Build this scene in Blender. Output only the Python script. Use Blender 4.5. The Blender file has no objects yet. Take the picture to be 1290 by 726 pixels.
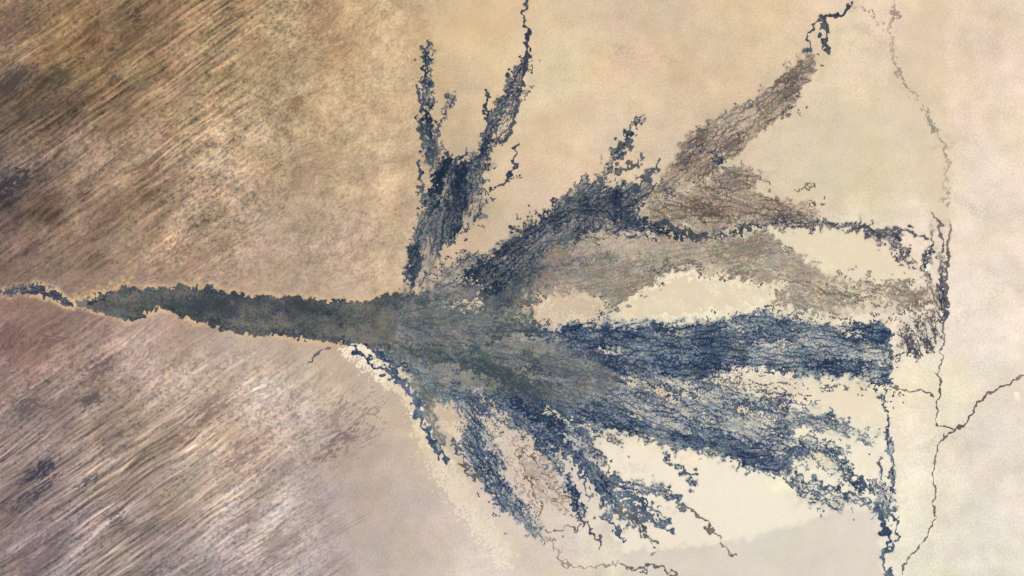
import bpy, math, random
import numpy as np
# A river delta in a desert seen from orbit.  1 unit = 1 km, map pixel = 0.25 km.
K = 0.25
CX, CY = 645.0, 363.0
rng = np.random.default_rng(7)
random.seed(7)
def wx(px): return (px - CX) * K
def wy(py): return (CY - py) * K

# ------------------------------------------------------------------ colour
EXPO = 0.62
GAIN = np.array([1.40, 1.42, 1.49])
def lin(c):
    c = np.asarray(c, float) / 255.0
    return np.where(c <= 0.04045, c / 12.92, ((c + 0.055) / 1.055) ** 2.4)
def alb(c):                       # sunlit look -> surface albedo
    return lin(c) / GAIN

# ------------------------------------------------------------------ noise
NT = 1024
fx = np.fft.fftfreq(NT)[:, None]; fy = np.fft.rfftfreq(NT)[None, :]
FR = np.sqrt(fx * fx + fy * fy); FR[0, 0] = 1
def spec(amp, seed):
    g = np.random.default_rng(seed)
    n = np.fft.rfft2(g.standard_normal((NT, NT)))
    a = amp.copy(); a[0, 0] = 0
    n = np.fft.irfft2(n * a, s=(NT, NT))
    return ((n - n.mean()) / n.std()).astype(np.float32)
LAM = 16.0                        # texels per base wavelength
def band(seed, bw=0.35): return spec(np.exp(-(np.log(FR * LAM) / bw) ** 2 / 2), seed)
def fbm(seed, p=1.5):    return spec(1.0 / (FR ** p + (1 / LAM / 2.0) ** p), seed)
B1, B2, B3 = band(1), band(2), band(3, 0.5)
F1, F2, F3, F4 = fbm(11), fbm(12), fbm(13), fbm(14, 1.2)
W1, W2 = band(21, 0.6), band(22, 0.6)
C1, C2 = fbm(31, 2.1), fbm(32, 2.1)
B4, B5 = band(33, 0.3), band(34, 0.45)
Q1, Q2, Q3 = band(41, 1.0), band(42, 0.9), band(43, 1.0)
def smp(T, u, v, lam=1.0):
    """bilinear wrap sample; u, v in map pixels, lam = wavelength in map pixels"""
    u = np.asarray(u, np.float32) * np.float32(LAM / lam); v = np.asarray(v, np.float32) * np.float32(LAM / lam)
    iu = np.floor(u); iv = np.floor(v); du = u - iu; dv = v - iv
    iu = iu.astype(np.int32) & (NT - 1); iv = iv.astype(np.int32) & (NT - 1)
    iu1 = (iu + 1) & (NT - 1); iv1 = (iv + 1) & (NT - 1)
    return (T[iu, iv] * (1 - du) + T[iu1, iv] * du) * (1 - dv) + (T[iu, iv1] * (1 - du) + T[iu1, iv1] * du) * dv
def sig(g): return 1 / (1 + np.exp(-1.702 * g))
def ss(a, b, x):
    t = np.clip((x - a) / (b - a), 0, 1); return t * t * (3 - 2 * t)

# ------------------------------------------------------------------ shapes on the map
def stroke_field(X, Y, pts):
    """pts (x, y, wl, wr, d): returns e (1 on the spine, 0 at the edge), s, t, d"""
    best = np.full(X.shape, -9.0, np.float32); S = np.zeros_like(best); T = np.zeros_like(best); D = np.zeros_like(best)
    s0 = 0.0
    for (a, b) in zip(pts[:-1], pts[1:]):
        dx, dy = b[0] - a[0], b[1] - a[1]; L = math.hypot(dx, dy) + 1e-6
        px, py = X - a[0], Y - a[1]
        tau = np.clip((px * dx + py * dy) / (L * L), 0, 1)
        qx, qy = px - tau * dx, py - tau * dy
        dist = np.sqrt(qx * qx + qy * qy); cr = (dx * py - dy * px)
        w = np.where(cr > 0, a[3] + (b[3] - a[3]) * tau, a[2] + (b[2] - a[2]) * tau)
        e = 1 - dist / w
        m = e > best
        best = np.where(m, e, best); S = np.where(m, s0 + tau * L, S)
        T = np.where(m, np.sign(cr) * dist, T); D = np.where(m, a[4] + (b[4] - a[4]) * tau, D)
        s0 += L
    return best, S, T, D
def poly_sdf(X, Y, P):
    md = np.full(X.shape, 1e9, np.float32); ins = np.zeros(X.shape, bool)
    n = len(P)
    for i in range(n):
        ax, ay = P[i]; bx, by = P[(i + 1) % n]
        dx, dy = bx - ax, by - ay
        px, py = X - ax, Y - ay
        tau = np.clip((px * dx + py * dy) / (dx * dx + dy * dy + 1e-9), 0, 1)
        md = np.minimum(md, (px - tau * dx) ** 2 + (py - tau * dy) ** 2)
        if ay != by:
            ins ^= ((ay > Y) != (by > Y)) & (X < dx * (Y - ay) / dy + ax)
    md = np.sqrt(md)
    return np.where(ins, md, -md)
def nearest_dir(X, Y, pts):
    U = np.zeros(X.shape, np.float32); Vv = np.zeros(X.shape, np.float32)
    for a, b in zip(pts[:-1], pts[1:]):
        w = 1 / ((X - (a[0] + b[0]) / 2) ** 2 + (Y - (a[1] + b[1]) / 2) ** 2 + 30) ** 2
        L = math.hypot(b[0] - a[0], b[1] - a[1]) + 1e-6
        U += w * (b[0] - a[0]) / L; Vv += w * (b[1] - a[1]) / L
    return U, Vv
def norm_pts(pts, w, d):
    out = []
    for p in pts:
        if len(p) == 2:   out.append((p[0], p[1], w, w, d))
        elif len(p) == 3: out.append((p[0], p[1], p[2], p[2], d))
        elif len(p) == 4: out.append((p[0], p[1], p[2], p[2], p[3]))
        else: out.append(p)
    return out

# ------------------------------------------------------------------ palettes (sunlit look, dark and light end)
PAL = dict(
    navy=((36, 49, 68), (124, 125, 122)), blue=((44, 61, 86), (146, 152, 156)), corridor=((70, 75, 79), (112, 109, 103)), fringe=((40, 50, 64), (74, 80, 86)),
    olive=((70, 80, 86), (134, 134, 128)), brown=((98, 88, 80), (164, 148, 130)), tan=((132, 122, 111), (182, 167, 148)),
    line=((100, 95, 99), (146, 136, 129)), faint=((164, 147, 134), (196, 178, 158)), dusk=((58, 64, 78), (132, 126, 122)),
    sand=((226, 210, 182), (246, 234, 210)), pale=((204, 184, 160), (232, 216, 190)), white=((236, 228, 212), (250, 244, 232)),
    pink=((158, 142, 134), (196, 178, 164)))
FLOOR = dict(navy=(158, 148, 136), blue=(182, 178, 168), corridor=(110, 108, 102), fringe=(100, 100, 98), olive=(128, 126, 118), brown=(182, 164, 142), tan=(176, 162, 140),
    line=(200, 184, 164), faint=(214, 196, 172), dusk=(176, 166, 152), sand=(226, 208, 178), pale=(212, 192, 166), white=(230, 216, 196), pink=(206, 188, 172))
REG = []      # every traced shape: thing key, part name, geometry and texture settings
THINGS = {}   # key -> (object name, label, category, group, kind)
def thing(key, name, label, cat, group=None, kind=None): THINGS[key] = (name, label, cat, group, kind)
def S(key, part, pts, w=3, d=0.9, pal='navy', lam=7, an=2.0, warp=2.5, edge=2.5, ridge=0.5, stain=0.5, h=0.035, mix=0.0, bias=0.0):
    if part == 'channel': ridge, edge, d_mul = .12, max(edge, 3.2), 1.2
    elif part == 'water': ridge, d_mul, warp, pts = 0, 1.2, 1.6, [(p[0], p[1], p[2] * .8) for p in pts]
    else: d_mul = 1
    REG.append(dict(k='s', key=key, part=part, pts=[p[:4] + (p[4] * d_mul,) for p in norm_pts(pts, w, d)], pal=pal, lam=lam, an=an, warp=warp, edge=edge, ridge=ridge, stain=stain, h=h, mix=mix, bias=bias))
def P(key, part, pts, ang=0, d=0.9, pal='navy', lam=7, an=2.0, warp=3.0, soft=6, ridge=0.5, stain=0.5, h=0.035, mix=0.0, grad=None, bias=0.0):
    REG.append(dict(k='p', key=key, part=part, pts=pts, ang=ang, d=d, pal=pal, lam=lam, an=an, warp=warp, soft=soft, ridge=ridge, stain=stain, h=h, mix=mix, grad=grad, bias=bias))

# --- swamp corridor that feeds the delta
SW = 'arms of the delta swamp'
thing('corridor', 'swamp_corridor', 'long dark green swamp corridor entering from the left and widening into the delta', 'swamp', SW)
P('corridor', 'reed_bed', [(92,383),(94,376),(114,376),(139,364),(165,360),(185,360),(205,362),(225,358),(245,363),(265,360),(288,366),(311,371),(330,373),(370,373),(409,378),(439,376),(456,381),(469,376),(492,369),(508,368),(500,410),(490,440),(470,438),(455,436),(442,434),(409,432),(386,432),(370,425),(350,422),(330,425),(318,424),(298,420),(275,417),(271,410),(245,404),(225,399),(205,390),(184,393),(182,402),(165,405),(142,402),(119,393),(99,388)],
  ang=8, d=1.25, pal='corridor', warp=2.2, soft=2.2, lam=14, an=2.2, ridge=0.1, stain=0)
S('corridor', 'papyrus_fringe', [(112,381,4),(139,370,5),(170,367,6),(200,366,4),(232,364,5),(265,366,4),(300,371,3),(330,377,2),(380,379,2),(430,380,2)], d=0.75, pal='fringe', lam=9, edge=1.6, ridge=0.2, stain=0, bias=.6)
S('corridor', 'papyrus_fringe', [(208,386,4),(225,392,7),(255,399,8),(280,409,7),(300,414,6),(330,418,5),(365,419,4),(400,427,5),(436,428,4)], d=0.8, pal='fringe', lam=9, edge=1.6, ridge=0.2, stain=0, bias=.6)
S('corridor', 'papyrus_fringe', [(340,393,4),(370,392,6),(410,391,7),(440,410,9),(460,414,8)], d=0.6, pal='fringe', lam=9, edge=1.3, ridge=0.2, stain=0, bias=.6)
thing('upriver', 'river_swamp', 'short dark wooded river swamp at the left picture edge above the purple dunes', 'swamp', SW)
S('upriver', 'reed_bed', [(-60,352,5),(-25,360,4),(0,368,4),(17,368,6),(43,364,8),(64,370,8),(79,379,6),(90,385,2.5)], d=1.0, pal='dusk', lam=9, warp=2, edge=3, ridge=0.25, stain=0.3)

# --- twin fork to the north
thing('fork', 'fork_swamp', 'dark forked swamp trunk standing upright above the swamp throat', 'swamp', SW)
P('fork', 'reed_bed', [(508,366),(511,346),(511,316),(519,299),(529,276),(531,258),(529,240),(540,225),(541,195),(556,195),(571,203),(600,195),(612,172),(622,182),(620,215),(613,245),(618,282),(600,280),(588,292),(570,303),(556,320),(548,340),(538,355),(525,366)],
  ang=105, d=0.93, pal='navy', warp=3, soft=7, lam=9, an=2.2, ridge=0.5, stain=0.55)
S('fork', 'reed_bed', [(516,352,7),(519,320,8),(530,292,10),(542,262,11),(552,230,10),(562,205,9)], d=0.97, pal='navy', warp=3, edge=3, ridge=0.3)
S('fork', 'reed_bed', [(572,290,8),(582,262,10),(596,240,11),(606,212,11),(612,180,10)], d=0.88, pal='navy', warp=3, edge=3, ridge=0.5)
thing('forkwest', 'swamp_prong', 'narrow straight dark swamp prong, left of the two prongs rising from the fork', 'swamp', SW)
S('forkwest', 'reed_bed', [(543,205,10),(540,180,9),(538,160,8),(536,136,7),(538,112,7.5),(537,92,5),(536,78,6),(537,62,4.5),(541,52,2)], d=0.96, pal='navy', warp=3.5, edge=2.6, an=1.6, ridge=0.35)
P('forkwest', 'reed_bed', [(527,200),(530,165),(529,130),(530,92),(534,56),(544,56),(547,95),(546,130),(549,160),(556,200)], ang=88, d=0.55, pal='dusk', warp=3, soft=4, lam=6, an=2, ridge=.3, stain=.4)
S('forkwest', 'channel', [(530,100,2),(529,118,1.8),(530,135,2)], d=0.85, pal='dusk', warp=3)
S('forkwest', 'channel', [(528,152,2.5),(531,166,3),(538,180,4)], d=0.9, pal='navy', warp=3)
S('forkwest', 'channel', [(527,202,2.5),(529,218,3),(530,240,3.5),(533,250,4)], d=0.9, pal='navy', warp=3)
thing('spur', 'swamp_spur', 'short brownish swamp spur leaning right of the narrow left prong', 'swamp', SW)
S('spur', 'reed_bed', [(551,190,5),(552,172,5),(554,158,5),(560,146,5),(564,132,5),(571,116,3)], d=0.75, pal='dusk', warp=4, an=1.4)
S('spur', 'channel', [(571,203,3),(582,198,2.5),(588,186,2)], d=0.8, pal='dusk', warp=3)
thing('forkeast', 'swamp_prong', 'longer dark prong of the fork, running up to the top edge as a thin channel', 'swamp', SW)
P('forkeast', 'reed_bed', [(608,178),(618,150),(632,122),(646,94),(658,72),(668,70),(667,92),(658,118),(648,148),(634,180),(620,192)], ang=-66, d=0.62, pal='dusk', warp=3, soft=4, lam=6, an=2, ridge=.3, stain=.4)
S('forkeast', 'reed_bed', [(600,200,9),(612,174,9),(622,150,9),(634,126,9),(645,104,9),(655,86,8),(662,72,6)], d=0.82, pal='navy', warp=3.5, an=1.8, ridge=0.5)
S('forkeast', 'channel', [(660,76,4),(666,66,3.5),(664,48,2.6),(663,33,2.8),(659,17,3.2),(664,2,4),(668,-30,3),(660,-62,3)], d=0.95, pal='dusk', warp=2.5)
S('forkeast', 'channel', [(664,72,3),(661,95,3.4),(656,116,3),(650,140,2.6),(646,158,2.6),(641,174,2.4),(627,180,3)], d=0.9, pal='dusk', warp=2.5)
S('forkeast', 'channel', [(615,116,2.6),(612,130,2.6),(612,146,2.8),(614,162,4)], d=0.9, pal='dusk', warp=3)
S('forkeast', 'channel', [(649,184,2.2),(648,205,2.2),(643,222,2.6),(632,232,3.0),(620,242,3.5)], d=0.85, pal='dusk', warp=4)
S('forkeast', 'channel', [(642,228,1.8),(652,222,2.0)], d=0.8, pal='line', warp=4)

# --- throat and centre of the fan
thing('throat', 'swamp_throat', 'broad grey green swamp where the corridor opens into the fan', 'swamp', SW)
P('throat', 'grass_flat', [(516,372),(548,352),(580,340),(620,338),(660,328),(700,312),(690,345),(668,372),(640,398),(560,392)], ang=-20, d=0.9, pal='olive', warp=5, soft=10, lam=12, an=2.2, ridge=.2, stain=1.0)
P('throat', 'grass_flat', [(470,376),(510,364),(545,366),(600,372),(655,352),(680,322),(720,312),(690,345),(660,378),(676,402),(700,420),(740,440),(790,478),(760,510),(690,520),(640,515),(600,520),(560,500),(530,520),(520,486),(498,462),(470,440)],
  ang=12, d=1.0, pal='olive', warp=5, soft=10, lam=16, an=2.5, ridge=0.2, stain=1.0, mix=0)
S('throat', 'reed_bed', [(470,415,12),(520,412,15),(560,424,20),(600,440,22),(650,452,18),(690,468,16),(740,478,10)], d=0.6, pal='navy', lam=10, an=2.4, edge=1.5, ridge=0.25, stain=0, bias=.05)
S('throat', 'reed_bed', [(520,380,8),(570,390,8),(620,395,8),(660,392,6)], d=0.42, pal='navy', lam=10, an=2.4, edge=1.5, ridge=0.25, stain=0, bias=.05)
S('throat', 'reed_bed', [(470,440,3),(500,454,10),(540,480,20),(590,498,20),(640,505,17)], d=0.72, pal='blue', lam=9, an=2.4, edge=1.5, ridge=0.25, stain=0, bias=.05)
thing('westedge', 'edge_channel', 'thin dark channel with pale banks marking the lower left rim of the fan', 'channel')
S('westedge', 'channel', [(440,433,3.5),(452,444,3.5),(469,458,4),(490,472,4),(508,484,5),(520,497,5.5),(528,518,6),(536,540,6),(546,560,5.5),(554,574,4),(566,585,2.5)], d=0.92, pal='blue', warp=3.5)
S('westedge', 'channel', [(460,434,3),(480,446,3),(492,462,3.5),(502,474,4)], d=0.9, pal='blue', warp=3)
thing('creek', 'creek', 'tiny dark creek hanging below the swamp corridor', 'creek')
S('creek', 'channel', [(413,437,1.6),(403,443,2),(395,452,2),(386,458,1.3)], d=1.0, pal='line', warp=2)

# --- upper right arms
thing('north', 'swamp_band', 'dark navy swamp band climbing right from the throat to the broken upper rim', 'swamp', SW)
P('north', 'reed_bed', [(528,372),(540,350),(566,328),(590,318),(612,318),(640,294),(660,279),(680,272),(696,256),(708,246),(726,230),(740,224),(752,230),(772,228),(822,226),(832,238),(815,262),(800,285),(800,302),(772,301),(739,303),(723,302),(700,312),(690,320),(672,345),(650,372),(620,382),(580,372)],
  ang=-38, d=0.86, pal='navy', warp=4, soft=10, lam=8, an=1.6, ridge=0.45, stain=0.75)
S('north', 'reed_bed', [(600,352,7),(630,322,12),(660,300,14),(690,280,14),(725,262,15),(760,262,18),(795,285,15),(830,290,11),(850,296,6),(880,299,5),(905,298,4),(931,291,4),(950,286,3)], d=0.92, pal='navy', warp=4, edge=2.4, lam=8, ridge=0.3)
S('north', 'reed_bed', [(640,380,12),(655,350,14),(680,322,14),(720,300,14)], d=0.6, pal='olive', warp=5, edge=2, lam=10, ridge=0.3)
S('north', 'channel', [(825,283,3),(838,277,3.2),(847,285,4),(857,295,4),(871,299,3.5),(885,295,3.2),(897,300,3)], d=1.0, pal='navy', warp=1.5)
thing('hook', 'swamp_spur', 'dark hooked swamp spur pointing up from the broken upper rim', 'swamp', SW)
S('hook', 'reed_bed', [(756,228,7),(766,212,9),(774,196,9),(784,184,7),(792,168,4),(799,156,3),(812,148,2)], d=0.85, pal='navy', warp=4, an=1.4)
S('hook', 'channel', [(780,184,5),(800,180,4)], d=0.85, pal='navy', warp=4)
S('hook', 'channel', [(778,216,4),(792,210,4),(806,204,3),(804,196,2.5)], d=0.85, pal='dusk', warp=4)
S('hook', 'channel', [(800,238,5),(818,220,5),(829,205,3)], d=0.9, pal='navy', warp=4)
thing('northeast', 'floodplain', 'grey brown floodplain arm narrowing up to the top right, a loop at its tip', 'floodplain', SW)
P('northeast', 'grass_flat', [(812,250),(838,212),(852,185),(871,164),(891,151),(918,135),(944,125),(962,108),(980,93),(1003,77),(1013,60),(1024,68),(1036,66),(1026,90),(1016,110),(1003,128),(994,142),(980,151),(968,163),(938,187),(914,204),(900,222),(880,235),(850,245)],
  ang=-40, d=0.8, pal='brown', warp=3, soft=6, lam=6, an=1.8, ridge=0.5, stain=0.9)
S('northeast', 'reed_bed', [(874,182,4),(888,188,5),(900,198,6),(908,204,5)], d=0.9, pal='blue', warp=4)
S('northeast', 'reed_bed', [(880,166,5),(905,150,6),(935,137,5),(965,118,5),(985,100,5),(1010,85,4)], d=0.45, pal='dusk', warp=4, edge=1.5, stain=0, bias=.05)
S('northeast', 'reed_bed', [(985,142,4),(996,138,4)], d=0.8, pal='dusk', warp=3, stain=0, bias=.05)
S('northeast', 'channel', [(1016,66,3),(1019,42,2.4),(1029,26,2.4),(1040,20,3.5),(1052,18,2.8),(1060,20,2.5),(1070,10,2.4),(1073,4,1.5)], d=0.95, pal='dusk', warp=3)
S('northeast', 'channel', [(1036,64,4),(1041,58,3.6),(1038,40,4),(1039,24,4.5)], d=0.95, pal='dusk', warp=3)
thing('uppermid', 'floodplain', 'mottled brown floodplain arm between the navy band and the pale right plain', 'floodplain', SW)
P('uppermid', 'grass_flat', [(800,268),(828,240),(860,238),(895,222),(915,212),(940,206),(965,222),(950,238),(985,248),(1015,252),(1035,262),(1030,282),(960,290),(930,288),(900,298),(870,296),(845,282),(815,288)],
  ang=8, d=0.78, pal='brown', warp=4, soft=9, lam=7, an=2.0, ridge=0.5, stain=0.9)
S('uppermid', 'reed_bed', [(835,246,5),(850,240,5),(868,250,4)], d=0.7, pal='dusk', warp=5)
S('uppermid', 'reed_bed', [(900,222,5),(930,216,5),(958,222,3)], d=0.6, pal='brown', warp=5)
S('uppermid', 'channel', [(1002,238,1.6),(1016,236,2),(1030,236,1.6)], d=0.7, pal='brown', warp=4, stain=.1)
thing('longarm', 'swamp_branch', 'long thin dark swamp arm ending in a ragged clump on the pale right plain', 'swamp', SW)
S('longarm', 'reed_bed', [(935,284,5),(965,284,7),(1000,280,8),(1030,282,7),(1060,284,7),(1092,286,8),(1104,294,8),(1122,294,7),(1144,291,3.5)], d=0.85, pal='dusk', warp=4, an=2.4, stain=.8)
S('longarm', 'reed_bed', [(1085,288,7),(1108,300,8),(1126,306,11),(1136,318,10),(1140,330,6)], d=0.75, pal='dusk', warp=5, stain=.8)
S('longarm', 'channel', [(1144,291,2.4),(1156,297,2),(1164,299,2)], d=0.95, pal='line', warp=3)
S('longarm', 'channel', [(1138,320,2.2),(1150,330,2),(1160,337,2.4)], d=0.9, pal='line', warp=4)

# --- grey brown middle
thing('middle', 'floodplain', 'wide grey brown floodplain lying above the big pale sand island', 'floodplain', SW)
P('middle', 'grass_flat', [(640,372),(664,336),(684,312),(723,296),(772,294),(805,296),(845,298),(890,300),(931,292),(968,290),(992,310),(1030,335),(1045,350),(1020,362),(990,352),(970,360),(928,354),(904,349),(871,344),(845,345),(825,357),(799,374),(776,392),(762,380),(752,373),(723,370),(683,373),(660,384)],
  ang=-8, d=0.84, pal='tan', warp=4, soft=9, lam=7, an=2.4, ridge=0.4, stain=1.0)
S('middle', 'grass_flat', [(655,370,16),(690,345,18),(730,330,16),(770,325,12)], d=0.75, pal='olive', warp=5, edge=1.6, ridge=.3, stain=.4)
S('middle', 'reed_bed', [(815,345,4),(845,336,5),(870,334,5),(905,330,3)], d=0.7, pal='dusk', warp=5)
S('middle', 'grass_flat', [(752,396,4),(768,390,6),(785,380,4)], d=0.65, pal='dusk', warp=5)
thing('farmiddle', 'floodplain', 'sparse brown floodplain of winding threads reaching the straight right rim', 'floodplain', SW)
P('farmiddle', 'grass_flat', [(960,305),(1000,318),(1050,342),(1095,354),(1130,352),(1168,360),(1186,378),(1180,396),(1150,396),(1120,398),(1085,396),(1040,404),(1000,396),(968,388),(972,370),(985,360),(960,345)],
  ang=12, d=0.74, pal='tan', warp=6, soft=9, lam=11, an=1.5, ridge=0.9, stain=0.5)
S('farmiddle', 'grass_flat', [(1000,352,7),(1035,366,8),(1075,376,8),(1120,380,8),(1165,384,8)], d=0.65, pal='brown', warp=6, ridge=.8, lam=10)
S('farmiddle', 'grass_flat', [(1060,352,4),(1090,356,5),(1120,362,6),(1150,368,6)], d=0.65, pal='brown', warp=6, ridge=.8, lam=10)

# --- the broad blue arm
thing('broad', 'swamp_branch', 'broadest blue swamp arm under the pale sand islands, cut off straight on its right', 'swamp', SW)
P('broad', 'reed_bed', [(676,404),(700,412),(719,400),(742,410),(760,399),(800,402),(860,401),(905,399),(935,392),(960,389),(993,396),(1026,402),(1059,409),(1092,406),(1122,408),(1124,430),(1125,452),(1126,488),(1100,486),(1060,480),(1000,478),(960,474),(930,470),(880,482),(830,484),(780,478),(740,460),(705,440)],
  ang=3, d=0.88, pal='blue', warp=3, soft=9, lam=6, an=2.4, ridge=0.4, stain=0.85)
S('broad', 'reed_bed', [(640,424,8),(680,424,12),(720,426,12)], d=0.62, pal='blue', warp=4, edge=1.4, bias=.03)
S('broad', 'reed_bed', [(705,425,8),(750,418,12),(800,424,15),(850,432,16),(910,425,14),(960,420,14),(1000,425,10)], d=0.92, pal='blue', warp=4, edge=2, lam=7, an=2.2, ridge=.3, bias=.03)
S('broad', 'reed_bed', [(1090,425,7),(1108,432,9),(1116,440,7),(1120,420,5),(1120,452,5)], d=0.75, pal='blue', warp=3, edge=2, ridge=.3, bias=.03)
S('broad', 'reed_bed', [(740,470,10),(790,462,11),(850,462,10),(910,455,9),(950,448,6)], d=0.72, pal='blue', warp=4, edge=2, ridge=.3, bias=.03)
S('broad', 'grass_flat', [(690,440,12),(730,448,12),(770,452,10)], d=0.75, pal='olive', warp=4, edge=1.6, ridge=.3, bias=.05)
S('broad', 'grass_flat', [(720,455,8),(770,462,10),(830,468,10),(890,470,8)], d=0.55, pal='olive', warp=4, edge=1.5, ridge=.3, bias=.04)
S('broad', 'grass_flat', [(790,412,5),(850,416,7),(910,412,6)], d=0.35, pal='olive', warp=4, edge=1.5, ridge=.3, bias=.04)
thing('rimpatch', 'marsh_patch', 'speckled marsh patch outside the straight cut end of the broadest blue arm', 'marsh', None, 'stuff')
P('rimpatch', 'reed_bed', [(1128,402),(1150,396),(1186,388),(1190,410),(1184,440),(1165,448),(1145,454),(1128,448)], ang=70, d=0.68, pal='dusk', warp=4, soft=8, lam=6, an=1.2, ridge=.5, stain=.35)

# --- lower right arms
thing('lowerright', 'swamp_branch', 'long blue swamp arm sweeping lower right and breaking into islands at its end', 'swamp', SW)
P('lowerright', 'reed_bed', [(620,476),(690,470),(745,462),(800,470),(860,474),(905,480),(940,490),(970,500),(1000,510),(1000,545),(1005,590),(985,602),(970,597),(944,594),(924,582),(898,573),(865,567),(845,574),(832,563),(805,554),(772,545),(749,548),(720,540),(690,530),(650,520)],
  ang=16, d=0.86, pal='blue', warp=3.5, soft=9, lam=6.5, an=2.4, ridge=0.45, stain=0.7)
S('lowerright', 'reed_bed', [(700,508,8),(750,522,12),(800,536,13),(850,554,14),(900,563,15),(945,578,17),(985,584,15),(1003,570,12)], d=1.0, pal='blue', warp=4, edge=2, ridge=.3, bias=.03)
S('lowerright', 'reed_bed', [(760,492,8),(820,500,8),(870,508,8),(930,520,9),(970,512,8),(990,500,4)], d=0.72, pal='blue', warp=4, edge=2, ridge=.45, bias=.03)
P('lowerright', 'reed_bed', [(985,512),(1010,510),(1033,511),(1053,520),(1072,534),(1092,543),(1115,546),(1113,556),(1090,556),(1060,552),(1030,545),(1000,540)], ang=18, d=0.8, pal='blue', warp=4, soft=5, lam=6, an=1.8, ridge=.5, stain=.5)
P('lowerright', 'reed_bed', [(995,548),(1030,552),(1060,560),(1068,580),(1082,602),(1100,610),(1098,622),(1070,612),(1050,600),(1030,590),(1005,590)], ang=30, d=0.82, pal='blue', warp=5, soft=4, lam=8, an=1.4, ridge=.6, stain=.35)
S('lowerright', 'reed_bed', [(1045,566,8),(1060,582,9),(1072,602,8),(1090,616,6),(1102,618,4)], d=0.85, pal='blue', warp=4, stain=.3)
P('lowerright', 'reed_bed', [(985,598),(1010,602),(1040,610),(1075,620),(1100,634),(1098,642),(1069,640),(1053,645),(1026,640),(1008,630),(994,614)], ang=22, d=0.7, pal='blue', warp=4, soft=4, lam=8, an=1.6, ridge=.65, stain=.35)
S('lowerright', 'channel', [(1000,602,3),(1030,608,3.5),(1060,618,3.5),(1085,632,3),(1100,638,3)], d=0.9, pal='blue', warp=5)
thing('tail', 'swamp_tail', 'short dark tail with a thick tip hanging below the long lower arm', 'swamp', SW)
S('tail', 'reed_bed', [(832,566,3),(842,580,3),(854,590,3.5),(866,600,4),(871,608,6),(872,616,3)], d=0.92, pal='blue', warp=3)
S('tail', 'channel', [(860,594,2),(874,598,3),(878,594,2)], d=0.9, pal='blue', warp=3)
thing('uppershoal', 'marsh_patch', 'scattered dark marsh flecks on the cream gap between the two largest blue arms', 'marsh', None, 'stuff')
P('uppershoal', 'reed_bed', [(890,470),(940,474),(985,476),(1050,480),(1100,486),(1124,490),(1118,506),(1090,496),(1040,492),(1010,498),(985,512),(950,500),(905,490)], ang=6, d=0.42, pal='dusk', warp=4, soft=6, lam=6, an=2.2, ridge=.5, stain=.2)

# --- straight rim at the right
thing('faultstrip', 'rim_swamp', 'narrow upright dark swamp strip on the straight lower right rim', 'swamp', SW)
S('faultstrip', 'reed_bed', [(1110,500,4),(1114,512,3),(1118,528,1.6),(1118,545,3.5),(1121,560,4),(1123,585,4.5),(1124,605,4),(1125,620,3)], d=0.9, pal='blue', warp=2)
P('faultstrip', 'reed_bed', [(1099,606),(1110,602),(1119,606),(1126,622),(1126,648),(1116,658),(1106,646),(1101,630)], ang=85, d=0.72, pal='blue', warp=3, soft=4, ridge=.5, lam=6)
S('faultstrip', 'channel', [(1112,600,2.4),(1108,580,3),(1112,575,2)], d=0.85, pal='blue', warp=3)
S('faultstrip', 'channel', [(1108,640,4),(1112,664,3.6),(1120,680,3.6),(1122,688,3.2),(1112,700,3.2),(1113,708,3),(1119,720,3.2),(1120,745,3),(1112,790,3)], d=0.95, pal='blue', warp=3)
S('faultstrip', 'channel', [(1122,642,3.2),(1128,652,2.6),(1131,668,2.4),(1130,682,2.4),(1124,688,2.4)], d=0.9, pal='blue', warp=2.5)
thing('faulttop', 'rim_swamp', 'narrow upright swamp strip with white pans at the right rim of the delta', 'swamp', SW)
S('faulttop', 'reed_bed', [(1184,312,4),(1186,335,5.5),(1187,360,5.5),(1188,385,5),(1189,404,3)], d=0.78, pal='dusk', warp=2.5, an=2.5)
S('faulttop', 'reed_bed', [(1174,282,3),(1174,300,3.4),(1174,318,4),(1166,325,6),(1165,340,5),(1170,352,3)], d=0.72, pal='dusk', warp=3)
S('faulttop', 'channel', [(1173,268,1.6),(1181,278,2),(1185,290,2.2),(1187,306,2.4),(1188,318,3)], d=1.0, pal='line', warp=2)
S('faulttop', 'channel', [(1196,284,1.6),(1197,292,2),(1195,310,2.2),(1193,330,2.4),(1192,352,2.4),(1191,372,2.4),(1193,396,2.4)], d=1.0, pal='line', warp=2)
S('faulttop', 'grass_flat', [(1168,350,6),(1178,370,7),(1180,392,8)], d=0.45, pal='brown', warp=4)

# --- southern arms
thing('southwest', 'swamp_branch', 'blue swamp arm descending lower left beside the pale bank and fraying at its tip', 'swamp', SW)
P('southwest', 'reed_bed', [(540,484),(590,488),(612,506),(626,545),(634,566),(640,596),(655,622),(668,645),(684,664),(692,682),(682,686),(664,668),(640,652),(622,636),(600,606),(586,580),(570,560),(582,540),(578,520),(560,508)],
  ang=55, d=0.88, pal='blue', warp=3.5, soft=7, lam=7, an=1.8, ridge=.5, stain=.6)
S('southwest', 'reed_bed', [(592,535,9),(604,565,12),(622,590,12),(640,620,8),(660,650,6),(680,676,5)], d=0.85, pal='blue', warp=4, edge=2, ridge=.35, bias=.02)
S('southwest', 'channel', [(572,558,3),(586,588,3),(600,606,3)], d=0.8, pal='dusk', warp=4)
S('southwest', 'grass_flat', [(536,500,7),(542,520,7),(548,540,6),(556,562,6)], d=0.75, pal='olive', warp=3)
thing('southmid', 'swamp_branch', 'blue swamp arm running diagonally down to a bundle of thin tails', 'swamp', SW)
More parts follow.
